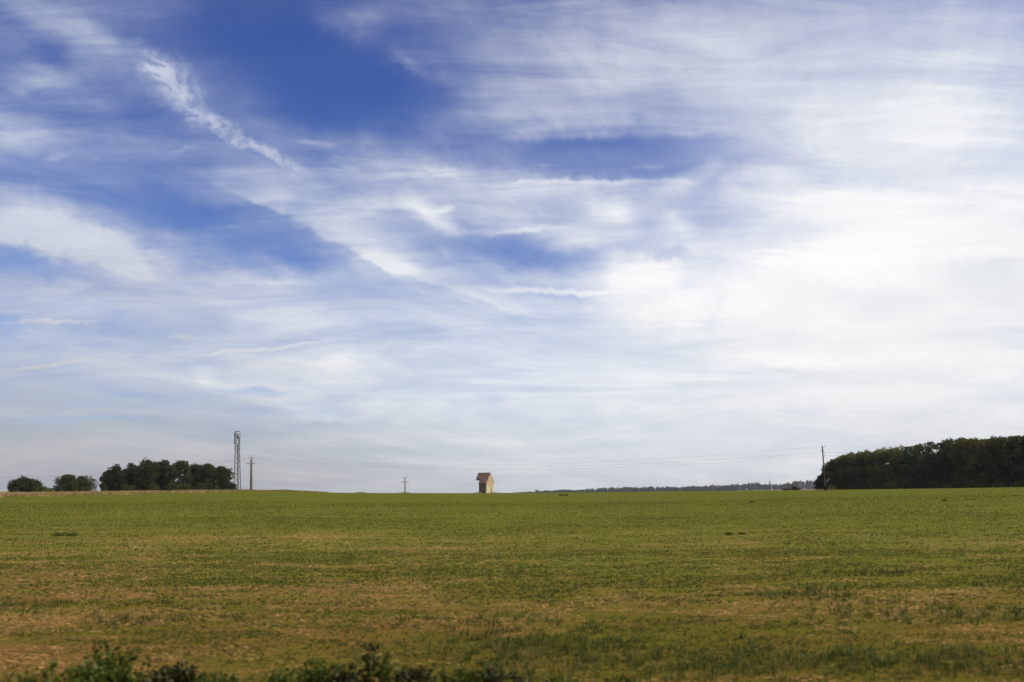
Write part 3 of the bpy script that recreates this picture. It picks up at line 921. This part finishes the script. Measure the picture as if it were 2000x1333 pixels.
def concrete_pole(px, r, top, label, arm_y, arm_w, style, rz, wb, wt, cat='utility pole'):
    p = on(px, r)
    t = thing("utility_pole", label, cat, p, rz, 'utility poles across the fields')
    h = zray(px, top, r) - p[2]
    b = MB()                                   # tapered I-section shaft with its pockets
    n = 8
    for s in (-1, 1):
        v = []
        for z, w in ((-0.8, wb), (h, wt)):
            v += [(s * w * 0.5, -w * 0.42, z), (s * w * 0.26, -w * 0.42, z), (s * w * 0.26, w * 0.42, z), (s * w * 0.5, w * 0.42, z)]
        b.add(v, [(0, 1, 2, 3), (7, 6, 5, 4), (0, 4, 5, 1), (1, 5, 6, 2), (2, 6, 7, 3), (3, 7, 4, 0)])
    v = []
    for z, w in ((-0.8, wb), (h - 0.01, wt)):
        v += [(-w * 0.27, -w * 0.2, z), (w * 0.27, -w * 0.2, z), (w * 0.27, w * 0.2, z), (-w * 0.27, w * 0.2, z)]
    b.add(v, [(0, 1, 2, 3), (7, 6, 5, 4), (0, 1, 5, 4), (1, 2, 6, 5), (2, 3, 7, 6), (3, 0, 4, 7)])
    b.box(-wt * 0.56, wt * 0.56, -wt * 0.47, wt * 0.47, h + 0.003, h + 0.12)
    b.build("shaft", M_CONC, t)
    az = zray(px, arm_y, r) - p[2]
    b = MB()
    b.box(-arm_w / 2, arm_w / 2, -wt * 0.47 - 0.13, -wt * 0.47 - 0.01, az - 0.08, az + 0.08)
    for s in (-1, 1):
        b.tube([(s * arm_w * 0.30, -wt * 0.47 - 0.07, az - 0.02), (s * wt * 0.3, -wt * 0.47 - 0.07, az - 0.75)], 0.03, 5)
    b.build("crossarm", M_STEEL, t)
    for s in (-1, 1):
        for k in (0.30, 0.46):
            insulator(t, s * arm_w * k, -wt * 0.47 - 0.07, az - 0.08, -1, 3, 0.09)
    tops = []
    b = MB()
    if style == 'arch':
        pts = [(-0.95, 0, h + 0.25), (-0.75, 0, h + 0.75), (-0.35, 0, h + 1.0), (0, 0, h + 1.08), (0.35, 0, h + 1.0), (0.75, 0, h + 0.75), (0.95, 0, h + 0.25)]
        b.tube(pts, 0.055, 6)
        b.tube([(0, 0, h + 0.1), (0, 0, h + 1.05)], 0.06, 6)
        b.tube([(0, 0, h + 0.2), (-0.75, 0, h + 0.72)], 0.035, 5)
        b.tube([(0, 0, h + 0.2), (0.75, 0, h + 0.72)], 0.035, 5)
        tops = [(-0.95, 0, h + 0.25), (0, 0, h + 1.1), (0.95, 0, h + 0.25)]
    else:
        for s in (-1, 1):
            b.tube([(0, 0, h + 0.1), (s * 0.45, 0, h + 0.35), (s * 0.85, 0, h + 0.9)], 0.06, 6)
        b.tube([(-0.85, 0, h + 0.55), (0.85, 0, h + 0.55)], 0.05, 6)
        tops = [(-0.85, 0, h + 0.9), (0, 0, h + 0.6), (0.85, 0, h + 0.9)]
    b.build("top_bracket", M_STEEL, t)
    for q in tops:
        insulator(t, *q, 1, 3, 0.11)
    t_m = [Vector(p) + Vector((q[0] * math.cos(rz), q[0] * math.sin(rz), q[2] + 0.42)) for q in tops]
    return t, t_m


POLE_A, TOP_A = concrete_pole(491, 340, 898.5, 'thick tapered concrete pole with arched top beside the lattice mast', 905.3, 3.9, 'arch', -0.35, 0.92, 0.48)
POLE_B, TOP_B = concrete_pole(791, 415, 935.5, 'smallest pole, standing alone mid field between mast and hut', 941.6, 4.2, 'fork', -0.3, 0.50, 0.36)

p = on(1612, 240)
tw = thing("utility_pole", 'slim leaning wooden pole in front of the wood', 'utility pole', p, 0, 'utility poles across the fields')
hp = zray(1606, 871.5, 240) - p[2]
b = MB()
b.tube([(0, 0, -0.6), (-0.36, 0, hp * 0.5), (-0.80, 0, hp)], [0.19, 0.165, 0.13], 10)
b.build("shaft", M_POLE, tw)
ARMS = []
for k, (dz, s) in enumerate([(0.55, 1), (1.55, -1), (2.15, 1), (3.0, 1)]):
    b = MB()
    z = hp - dz
    b.tube([(-0.80 + 0.075 * dz, 0, z), (-0.76 + s * 0.38, -0.02, z + 0.05), (-0.76 + s * 0.5, -0.02, z + 0.3)], 0.035, 6)
    b.build("bracket", M_STEEL, tw)
    insulator(tw, -0.76 + s * 0.5, -0.02, z + 0.3, 1, 2, 0.09)
    ARMS.append(Vector(p) + Vector((-0.76 + s * 0.5, -0.02, z + 0.5)))
b = MB()
b.box(-0.90, -0.50, -0.22, -0.16, hp - 1.75, hp - 1.05)
b.build("plate", M_STEEL, tw)
b = MB(); b.tube([(-0.80, 0, hp + 0.01), (-0.80, 0, hp + 0.35)], 0.02, 5); b.build("pin", M_STEEL, tw)

WIRES = [(TOP_A[1], ARMS[0], 4.1, 'topmost thin power cable spanning from concrete pole to wooden pole'),
         (TOP_A[0], ARMS[2], 3.6, 'middle thin power cable spanning from concrete pole to wooden pole'),
         (TOP_A[2], ARMS[3], 3.9, 'lowest thin power cable spanning from concrete pole to wooden pole')]
outA = Vector((-330, 520, float(gz(np.array([-330.]), np.array([520.]))[0]) + 13.5))
outB = Vector((195, 160, 15.0))
for k in range(3):
    off = Vector(((k - 1) * 1.0, 0, 0.5 if k == 1 else 0))
    WIRES.append((outA + off, TOP_A[(1, 0, 2)[k] if False else k], 4.0, ('nearest', 'middle', 'farthest')[k] + ' faint cable running left from the concrete pole behind the mast'))
    WIRES.append(((ARMS[0], ARMS[2], ARMS[3])[k], outB + Vector((0, 0, -0.9 * k)), 1.2, ('upper', 'middle', 'lower')[k] + ' cable running right from the wooden pole over the wood'))
for a, c, sag, lab in WIRES:
    b = MB()
    pts = []
    N = 28
    for i in range(N + 1):
        t = i / N
        q = a.lerp(c, t); q.z -= 4 * sag * t * (1 - t)
        pts.append(q)
    b.tube(pts, 0.012, 5)
    tag(b.build("power_cable", M_CABLE), lab, 'power cable', 'thin power cables')

# ------------------------------------------------------------------ lattice mast
M_GALV = material("mast_steel", two_tone((0.13, 0.135, 0.14), (0.22, 0.225, 0.23), 1.0), 0.55, 0.5, Metallic=0.4)
M_WHITE = material("antenna_plastic", two_tone((0.72, 0.71, 0.69), (0.80, 0.79, 0.77), 2.0), 0.5)
M_GREYP = material("antenna_grey", two_tone((0.10, 0.10, 0.11), (0.16, 0.16, 0.17), 2.0), 0.6)
M_DISH = material("dish_white", two_tone((0.50, 0.50, 0.48), (0.58, 0.58, 0.56), 1.0), 0.5, 0.3)
mr = 425
mp = on(463.5, mr)
mast = thing("lattice_mast", 'tall grey lattice antenna mast with white dish on top', 'antenna mast', mp, math.radians(12))
mh = zray(463.5, 843, mr) - mp[2]


def half_w(z):
    return float(np.interp(z / mh, [0, 0.62, 1.0], [1.55, 1.0, 0.93]))


for sx_ in (-1, 1):
    for sy_ in (-1, 1):
        b = MB()
        b.tube([(sx_ * half_w(z), sy_ * half_w(z), z) for z in np.linspace(0, mh, 8)], 0.10, 6)
        b.build("leg", M_GALV, mast)
b = MB()
levels = list(np.linspace(0.3, mh * 0.66, 8)) + list(np.linspace(mh * 0.70, mh, 7))
for i, z in enumerate(levels):
    w = half_w(z)
    c4 = [(-w, -w, z), (w, -w, z), (w, w, z), (-w, w, z)]
    for k in range(4):
        b.tube([c4[k], c4[(k + 1) % 4]], 0.11, 4)
    if i + 1 < len(levels):
        z2 = levels[i + 1]; w2_ = half_w(z2)
        u4 = [(-w2_, -w2_, z2), (w2_, -w2_, z2), (w2_, w2_, z2), (-w2_, w2_, z2)]
        for k in range(4):
            m_ = [(u4[k][j] + u4[(k + 1) % 4][j]) / 2 for j in range(3)]
            b.tube([c4[k], m_], 0.065, 4); b.tube([c4[(k + 1) % 4], m_], 0.065, 4)
b.build("bracing", M_GALV, mast)
b = MB()                                   # climbing ladder inside, with the feeder cables beside it
for s in (-0.25, 0.25):
    b.tube([(s + 0.25, 0, 0), (s + 0.25, 0, mh - 1)], 0.045, 5)
for z in np.arange(0.4, mh - 1, 0.5):
    b.tube([(0, 0, z), (0.5, 0, z)], 0.022, 4)
for z in np.arange(2.5, mh - 1, 1.0):
    b.tube([(0.25 + 0.42 * math.cos(t), 0.42 * math.sin(t), z) for t in np.linspace(0, math.pi, 7)], 0.02, 4)
b.build("ladder", M_GALV, mast)
b = MB()
for k in range(5):
    b.tube([(0.06 + 0.09 * k, -0.16, 0), (0.06 + 0.09 * k, -0.16, mh * 0.93)], 0.04, 5)
b.build("feeder_cable", M_GREYP, mast)
for z in (mh * 0.70, mh * 0.89):
    b = MB(); w = half_w(z) + 0.12
    b.box(-w, w, -w, w, z - 0.06, z)
    for k, (x0, y0) in enumerate([(-w, -w), (w, -w), (w, w), (-w, w)]):
        b.tube([(x0, y0, z), (x0, y0, z + 1.0)], 0.03, 4)
    for q0, q1 in (((-w, -w), (w, -w)), ((w, -w), (w, w)), ((w, w), (-w, w)), ((-w, w), (-w, -w))):
        for zz in (0.5, 1.0):
            b.tube([(*q0, z + zz), (*q1, z + zz)], 0.025, 4)
    b.build("platform", M_GALV, mast)
for z, mats in ((mh * 0.895, (M_GREYP, M_GREYP, M_WHITE, M_GREYP)), (mh * 0.79, (M_GREYP, M_WHITE, M_GREYP, M_WHITE))):
    w = half_w(z) + 0.16
    for (x0, y0), m_ in zip([(-w, -w), (w * 0.25, -w - 0.05), (w, -w), (w, w)], mats):
        b = MB(); b.box(x0 - 0.16, x0 + 0.16, y0 - 0.1, y0 + 0.1, z, z + 2.1)
        b.tube([(x0, y0 + 0.16, z - 0.2), (x0, y0 + 0.16, z + 2.3)], 0.04, 5)
        b.build("panel_antenna", m_, mast)
b = MB()                                    # dish: shallow drum with a domed face towards the right
ring = []
prof_d = [(0.0, -0.32), (0.35, -0.30), (0.62, -0.2), (0.74, 0.0), (0.75, 0.28), (0.6, 0.38), (0.3, 0.44), (0.0, 0.46)]
v, f = [], []
for (rr_, yy_) in [(a_ * 0.72, c_ * 0.72) for a_, c_ in prof_d]:
    for k in range(16):
        t = 2 * math.pi * k / 16
        v.append((rr_ * math.cos(t), -yy_, rr_ * math.sin(t)))
for i in range(len(prof_d) - 1):
    for k in range(16):
        k2 = (k + 1) % 16
        f.append((i * 16 + k, i * 16 + k2, (i + 1) * 16 + k2, (i + 1) * 16 + k))
b.add(v, f)
d_ = b.build("dish", M_DISH, mast, True, (0.35, -half_w(mh) - 0.1, mh - 0.95))
d_.rotation_euler = (0, 0, math.radians(35))
b = MB(); w = half_w(mh)
b.tube([(-w - 0.15, -w, mh), (w + 0.15, -w, mh)], 0.07, 5); b.tube([(-w - 0.15, w, mh), (w + 0.15, w, mh)], 0.07, 5)
b.tube([(0, 0, mh - 0.2), (0, 0, mh + 0.75)], 0.035, 5); b.tube([(-w, -w, mh), (w, w, mh)], 0.04, 5)
b.build("top_frame", M_GALV, mast)

# ------------------------------------------------------------------ the transformer hut
def blocks(c1, c2, mortar, w, h, bump=True):
    def f(g):
        t = g.new('ShaderNodeTexCoord').outputs['Object']
        sp = g.new('ShaderNodeSeparateXYZ'); g.put(sp, 0, t)
        u = g.comb(g.math('ADD', sp.outputs[0], sp.outputs[1]), sp.outputs[2])
        br = g.new('ShaderNodeTexBrick')
        g.put(br, 'Vector', u); g.put(br, 'Color1', (*c1, 1)); g.put(br, 'Color2', (*c2, 1)); g.put(br, 'Mortar', (*mortar, 1))
        g.put(br, 'Scale', 1.0); g.put(br, 'Brick Width', w); g.put(br, 'Row Height', h); g.put(br, 'Mortar Size', 0.03)
        n = g.noise(t, 1.6, 5, 0.7)
        return g.vmath('SCALE', br.outputs[0], None, g.map(n, 0.3, 0.7, 0.72, 1.12, 'LINEAR'))
    return f


M_STONE = material("cream_stone_blocks", blocks((0.74, 0.66, 0.44), (0.66, 0.58, 0.37), (0.36, 0.29, 0.18), 0.7, 0.42))
M_SHADEWALL = material("shade_painted_blocks", blocks((0.23, 0.18, 0.11), (0.18, 0.14, 0.09), (0.10, 0.075, 0.05), 0.7, 0.42))  # same stone, with the shade of the unlit sides painted into its colour
M_RENDER = material("tan_gable_render", two_tone((0.46, 0.31, 0.20), (0.55, 0.39, 0.26), 1.2), 0.9)
M_TILE = material("brown_flat_tiles", blocks((0.50, 0.30, 0.17), (0.58, 0.37, 0.22), (0.24, 0.14, 0.09), 0.22, 0.16), 0.85)
M_DARK = material("dark_timber", two_tone((0.03, 0.025, 0.02), (0.06, 0.05, 0.04), 3.0), 0.9)
M_RUST = material("rusted_iron", two_tone((0.09, 0.055, 0.035), (0.16, 0.09, 0.05), 4.0), 0.8)

hr = 330
hpz = on(949.5, hr)
U = hr / F                                    # metres per photo pixel at the hut
yaw = math.radians(45)
# local frame: x across the gable, -y out of the gable towards the viewer's right
hut = thing("transformer_hut", 'small cream stone hut with steep brown tiled roof jutting out at the back', 'hut', (0, 0, 0), yaw)
GW, GL = 14.4 * U / math.cos(yaw), 15.2 * U / math.cos(yaw)
zb = hpz[2]
eave = zray(950, 943.2, hr) - zb
ridge = zray(956.5, 923.7, hr) - zb
corner = Vector(on(950, hr))
# local (−GW/2, −GL/2) is the corner nearest the viewer
hut.location = corner + Vector((math.cos(yaw) * GW / 2 - math.sin(yaw) * GL / 2, math.sin(yaw) * GW / 2 + math.cos(yaw) * GL / 2, 0))
band = eave - 0.95
b = MB()
ws, wd_ = 0.28, GW / 2
b.box(-GW / 2, GW / 2, -GL / 2, -GL / 2 + ws, -1.2, band)
b.build("wall", M_STONE, hut)
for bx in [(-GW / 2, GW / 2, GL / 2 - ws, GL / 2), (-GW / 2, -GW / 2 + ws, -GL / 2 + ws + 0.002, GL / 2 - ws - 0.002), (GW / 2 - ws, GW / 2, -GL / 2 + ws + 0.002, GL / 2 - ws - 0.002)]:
    b = MB(); b.box(*bx, -1.2, eave); w_ = b.build("wall", M_SHADEWALL, hut); w_['label'] = 'side wall painted dark as in shade'
b = MB()
b = MB()
b.prism([(-GW / 2 + 0.01, band), (GW / 2 - 0.01, band), (GW / 2 - 0.01, eave), (0, ridge - 0.12), (-GW / 2 + 0.01, eave)], -GL / 2 - 0.02, -GL / 2 + ws - 0.03)
b.build("gable", M_RENDER, hut)
b = MB()
b.prism([(-GW / 2 + 0.02, eave), (GW / 2 - 0.02, eave), (0, ridge - 0.14)], GL / 2 - ws, GL / 2 - 0.01)
b.build("gable", M_RENDER, hut)
b = MB(); b.box(-GW / 2 - 0.03, GW / 2 + 0.03, -GL / 2 - 0.07, -GL / 2 - 0.022, band - 0.10, band + 0.05)
b.build("string_course", M_RENDER, hut)
OV = GL * 0.60                                 # the upper part of the roof runs on over the line entry at the back
th = 0.14
mid_f = 0.56                                   # how far down the slope the jutting part reaches


def slope_pt(f, s, off=0.0):
    """point on the roof section: f=0 ridge, 1 eave"""
    return (s * (GW / 2 + 0.12) * f, ridge - (ridge - eave + 0.06) * f + off)


b = MB()
up_, lo_ = [], []
poly = [slope_pt(1, -1), slope_pt(0, 1), slope_pt(1, 1), slope_pt(1, 1, -th), (0, ridge - th * 2.0), slope_pt(1, -1, -th)]
b.prism(poly, -GL / 2 - 0.10, GL / 2 + 0.05)
polj = [slope_pt(mid_f, -1), slope_pt(0, 1), slope_pt(mid_f, 1), slope_pt(mid_f, 1, -th), (0, ridge - th * 2.0), slope_pt(mid_f, -1, -th)]
b.prism(polj, GL / 2 + 0.052, GL / 2 + OV)
b.build("roof", M_TILE, hut)
zj = slope_pt(mid_f, 1)[1]
b = MB()
xw = slope_pt(mid_f, 1)[0] - 0.06
b.box(-xw, xw, GL / 2 + 0.06, GL / 2 + OV - 0.05, zj - 0.68, zj - th - 0.02)
b.build("soffit_box", M_DARK, hut)
b = MB(); b.tube([(0, -GL / 2 - 0.12, ridge + 0.03), (0, GL / 2 + OV + 0.02, ridge + 0.03)], 0.09, 8)
b.build("ridge_tile", M_TILE, hut)
b = MB(); b.box(GW * 0.08, GW * 0.08 + 0.34, -GL / 2 - 0.10, -GL / 2 - 0.004, -0.2, band - 1.05)
b.build("cable_duct", M_RUST, hut)
b = MB(); b.box(-GW * 0.42, -GW * 0.10, -GL / 2 - 0.05, -GL / 2 - 0.004, -0.2, band - 1.3)
dr_ = b.build("door", material("weathered_cream_door", two_tone((0.50, 0.43, 0.28), (0.60, 0.53, 0.36), 2.5), 0.8), hut)
b = MB(); b.box(-GW * 0.14, -GW * 0.125, -GL / 2 - 0.09, -GL / 2 - 0.052, 0.95, 1.15)
b.build("handle", M_RUST, dr_)
for k in range(3):
    x0 = -0.25 + 0.5 * k
    b = MB()
    b.box(x0 - 0.1, x0 + 0.1, -GL / 2 - 0.04, -GL / 2 - 0.004, band - 0.75, band - 0.45)
    b.build("vent", M_DARK, hut)
b = MB(); b.box(-GW / 2 - 0.03, -GW / 2 - 0.004, -0.3, 0.3, band - 0.15, band + 0.15)
b.build("vent", M_DARK, hut)

# ------------------------------------------------------------------ small things out in the field
p = on(1458, 392)
mk = thing("marker_cone", 'small pale yellow cone-shaped marker on the far field edge', 'marker', p)
hm = max(0.9, zray(1458, 954, 392) - p[2])
b = MB(); b.tube([(0, 0, 0.06), (0, 0, hm * 0.5), (0, 0, hm)], [0.30, 0.24, 0.08], 10)
b.build("cone", material("pale_yellow_paint", two_tone((0.66, 0.64, 0.42), (0.75, 0.73, 0.52), 3), 0.6), mk, True)
b = MB(); b.tube([(0, 0, -0.05), (0, 0, 0.06)], [0.42, 0.40], 12)
b.build("base", M_CONC, mk)

# far pylon above the distant treeline
p = on(1503, 3600)
py_ = thing("pylon", 'tiny distant lattice pylon above the far treeline', 'pylon', (p[0], p[1], p[2]))
hpy = zray(1503, 937.5, 3600) - p[2]
b = MB()
for sx_, sy_ in ((-1, -1), (1, -1), (1, 1), (-1, 1)):
    b.tube([(sx_ * 4, sy_ * 4, 0), (sx_ * 1.2, sy_ * 1.2, hpy * 0.6), (sx_ * 0.6, sy_ * 0.6, hpy)], 0.32, 4)
for i in range(8):
    z0, z1 = hpy * i / 8, hpy * (i + 1) / 8
    w0, w1_ = np.interp(z0, [0, hpy * 0.6, hpy], [4, 1.2, 0.6]), np.interp(z1, [0, hpy * 0.6, hpy], [4, 1.2, 0.6])
    for s in (-1, 1):
        b.tube([(s * w0, -w0, z0), (-s * w1_, -w1_, z1)], 0.18, 4)
        b.tube([(s * w0, w0, z0), (-s * w1_, w1_, z1)], 0.18, 4)
b.build("tower", M_STEEL, py_)
for z, w in ((hpy * 0.97, 7), (hpy * 0.80, 9)):
    b = MB(); b.tube([(-w, 0, z + 0.6), (0, 0, z), (w, 0, z + 0.6)], [0.15, 0.4, 0.15], 4); b.tube([(-w, 0, z + 0.7), (0, 0, z + 2), (w, 0, z + 0.7)], 0.15, 4)
    b.build("crossarm", M_STEEL, py_)


# ------------------------------------------------------------------ weeds
M_WEED = leafy((0.055, 0.080, 0.009), (0.090, 0.120, 0.013), (0.140, 0.145, 0.022), 3.0, 0.3, 0.2)
M_WEEDD = leafy((0.026, 0.028, 0.009), (0.045, 0.048, 0.013), (0.080, 0.070, 0.022), 3.0, 0.2, 0.2)


def weed(name, loc, h, w, stems, label, mat, cat='weed', seed=0, leaf=0.07, lean=0.0, group=None, dens=60):
    rng = np.random.default_rng(seed)
    t = thing(name, label, cat, loc, 0, group)
    b = MB(); cen = []
    for i in range(stems):
        a = rng.uniform(0, 6.28); d = rng.uniform(0, w / 2)
        x0, y0 = d * 0.5 * math.cos(a), d * 0.5 * math.sin(a)
        hh = h * rng.uniform(0.55, 1.0)
        x1, y1 = d * math.cos(a) + lean * hh + rng.normal(0, 0.05), d * math.sin(a) + rng.normal(0, 0.05)
        pts = [Vector((x0, y0, -0.05)), Vector((x0 * 0.6 + x1 * 0.4, y0 * 0.6 + y1 * 0.4, hh * 0.5)), Vector((x1, y1, hh))]
        b.tube(pts, [0.008, 0.006, 0.003], 4)
        for s in range(3):                 # side shoots
            tt = rng.uniform(0.25, 0.9); q = pts[0].lerp(pts[1], tt * 2) if tt < 0.5 else pts[1].lerp(pts[2], tt * 2 - 1)
            e = q + Vector((rng.normal(0, 0.14) * h, rng.normal(0, 0.14) * h, rng.uniform(0.05, 0.2) * h))
            b.tube([q, e], [0.004, 0.002], 3)
            for k in range(dens // 6):
                c = q.lerp(e, rng.uniform(0, 1.05)); cen.append((c.x + rng.normal(0, leaf * 0.5), c.y + rng.normal(0, leaf * 0.5), c.z + rng.normal(0, leaf * 0.4)))
        for k in range(dens // 2):
            tt = rng.uniform(0.05, 1.02); q = pts[0].lerp(pts[1], tt * 2) if tt < 0.5 else pts[1].lerp(pts[2], tt * 2 - 1)
            cen.append((q.x + rng.normal(0, leaf), q.y + rng.normal(0, leaf), q.z + rng.normal(0, leaf * 0.6)))
    cen = np.array(cen); cen[:, 2] = np.maximum(cen[:, 2], 0.01)
    obj("leaves", quads_mesh("leaves", leaf_quads(cen, leaf * 1.5, rng), mat), t)
    b.build("stems", M_WEEDD, t)
    return t


FORE = 'weeds on the bank beside the track'
fore = [
    # px, r, top px y, width, stems, label, mat, lean
    (215, 13.6, 1268, 1.0, 60, 'bright green leafy weed at the bottom left beside the reddish earth', M_WEED, 0.0),
    (320, 13.2, 1292, 0.8, 46, 'dark low weed right of the bright green one at the bottom left', M_WEEDD, 0.1),
    (160, 13.0, 1290, 0.60, 34, 'green weed left of the bright green one at the bottom left', M_WEED, 0.0),
    (60, 13.0, 1300, 0.9, 18, 'dull green weed clump in the bottom left corner', M_WEED, 0.0),
    (715, 13.2, 1234, 0.26, 6, 'tall dark upright weed rising near the bottom middle', M_WEEDD, 0.10),
    (745, 13.3, 1262, 0.5, 7, 'thin olive weed leaning right of the tall dark weed', M_WEED, 0.15),
    (625, 13.2, 1294, 0.8, 26, 'olive weed clump left of the tall dark weed', M_WEED, 0.0),
    (675, 12.9, 1302, 0.5, 22, 'dark low weed at the left foot of the tall dark weed', M_WEEDD, 0.0),
    (800, 13.0, 1298, 0.8, 26, 'dark spreading weed right of the tall dark weed', M_WEEDD, 0.12),
    (900, 13.2, 1308, 0.9, 26, 'low olive weed at the bottom right of the middle', M_WEED, 0.05),
    (1010, 13.0, 1320, 0.5, 9, 'low dark weed at the bottom just right of centre', M_WEEDD, 0.0),
    (400, 13.2, 1312, 0.7, 16, 'low mixed weed in the gap right of the bottom left weeds', M_WEED, 0.1),
    (545, 13.2, 1306, 0.6, 18, 'low yellowish weed left of the bottom middle weed clumps', M_WEED, 0.0),
    (960, 13.1, 1304, 0.5, 16, 'dark broad low weed near the bottom centre edge', M_WEEDD, 0.1),
    (1110, 13.3, 1318, 0.9, 16, 'low olive weed at the bottom right of centre', M_WEED, 0.0),
    (1230, 13.2, 1322, 0.9, 14, 'lowest flat weed farthest right along the bottom edge', M_WEED, 0.0),
    (460, 13.3, 1318, 0.4, 7, 'small sparse weed at the bottom between the two weed clumps', M_WEED, 0.0),
]
for i, (px, r, top, w, st, lab, m_, ln) in enumerate(fore):
    p = on(px, r)
    h = zray(px, top, r) - p[2]
    weed("roadside_weed", p, h, w, st, lab, m_, seed=500 + i, leaf=0.05, lean=ln, group=FORE, dens=54)

for i, (px, r, h, w, lab) in enumerate([
    (113, 62, 0.22, 1.0, 'dark green weed patch left half of the pair far left in the field'),
    (138, 62, 0.20, 0.8, 'dark green weed patch right half of the pair far left in the field'),
    (1424, 58, 0.13, 0.6, 'dark weed clump in the field below the distant round bush'),
    (1449, 58, 0.09, 0.5, 'smaller weed clump directly right of the dark weed clump'),
    (1098, 255, 0.30, 1.5, 'dark far clump near the horizon right of the hut'),
    (1107, 255, 0.22, 0.8, 'smaller dark far clump right beside the dark far clump'),
    (1468, 142, 0.20, 0.5, 'small dark tuft in the field below the pale marker'),
    (1845, 130, 0.18, 0.4, 'small dark tuft in the field in front of the wood'),
]):
    p = on(px, r)
    weed("field_weed", p, h, w, 16, lab, M_WEED, seed=700 + i, leaf=0.05 * max(1, r / 70), group='weed clumps out in the field', dens=30)

# ------------------------------------------------------------------ haze
m = bpy.data.materials.new("haze")
m.use_nodes = True
m.node_tree.nodes.clear()
g = NG(m.node_tree)
pv = g.new('ShaderNodeVolumePrincipled')
g.put(pv, 'Color', (0.93, 0.96, 1.0, 1)); g.put(pv, 'Density', 0.00005); g.put(pv, 'Anisotropy', 0.2)
o_ = g.new('ShaderNodeOutputMaterial')
g.nt.links.new(pv.outputs[0], o_.inputs['Volume'])
b = MB(); b.box(-6100, 6100, -6100, 6100, float(ZT.min()) - 1, 60)
tag(b.build("haze", m), kind='stuff')
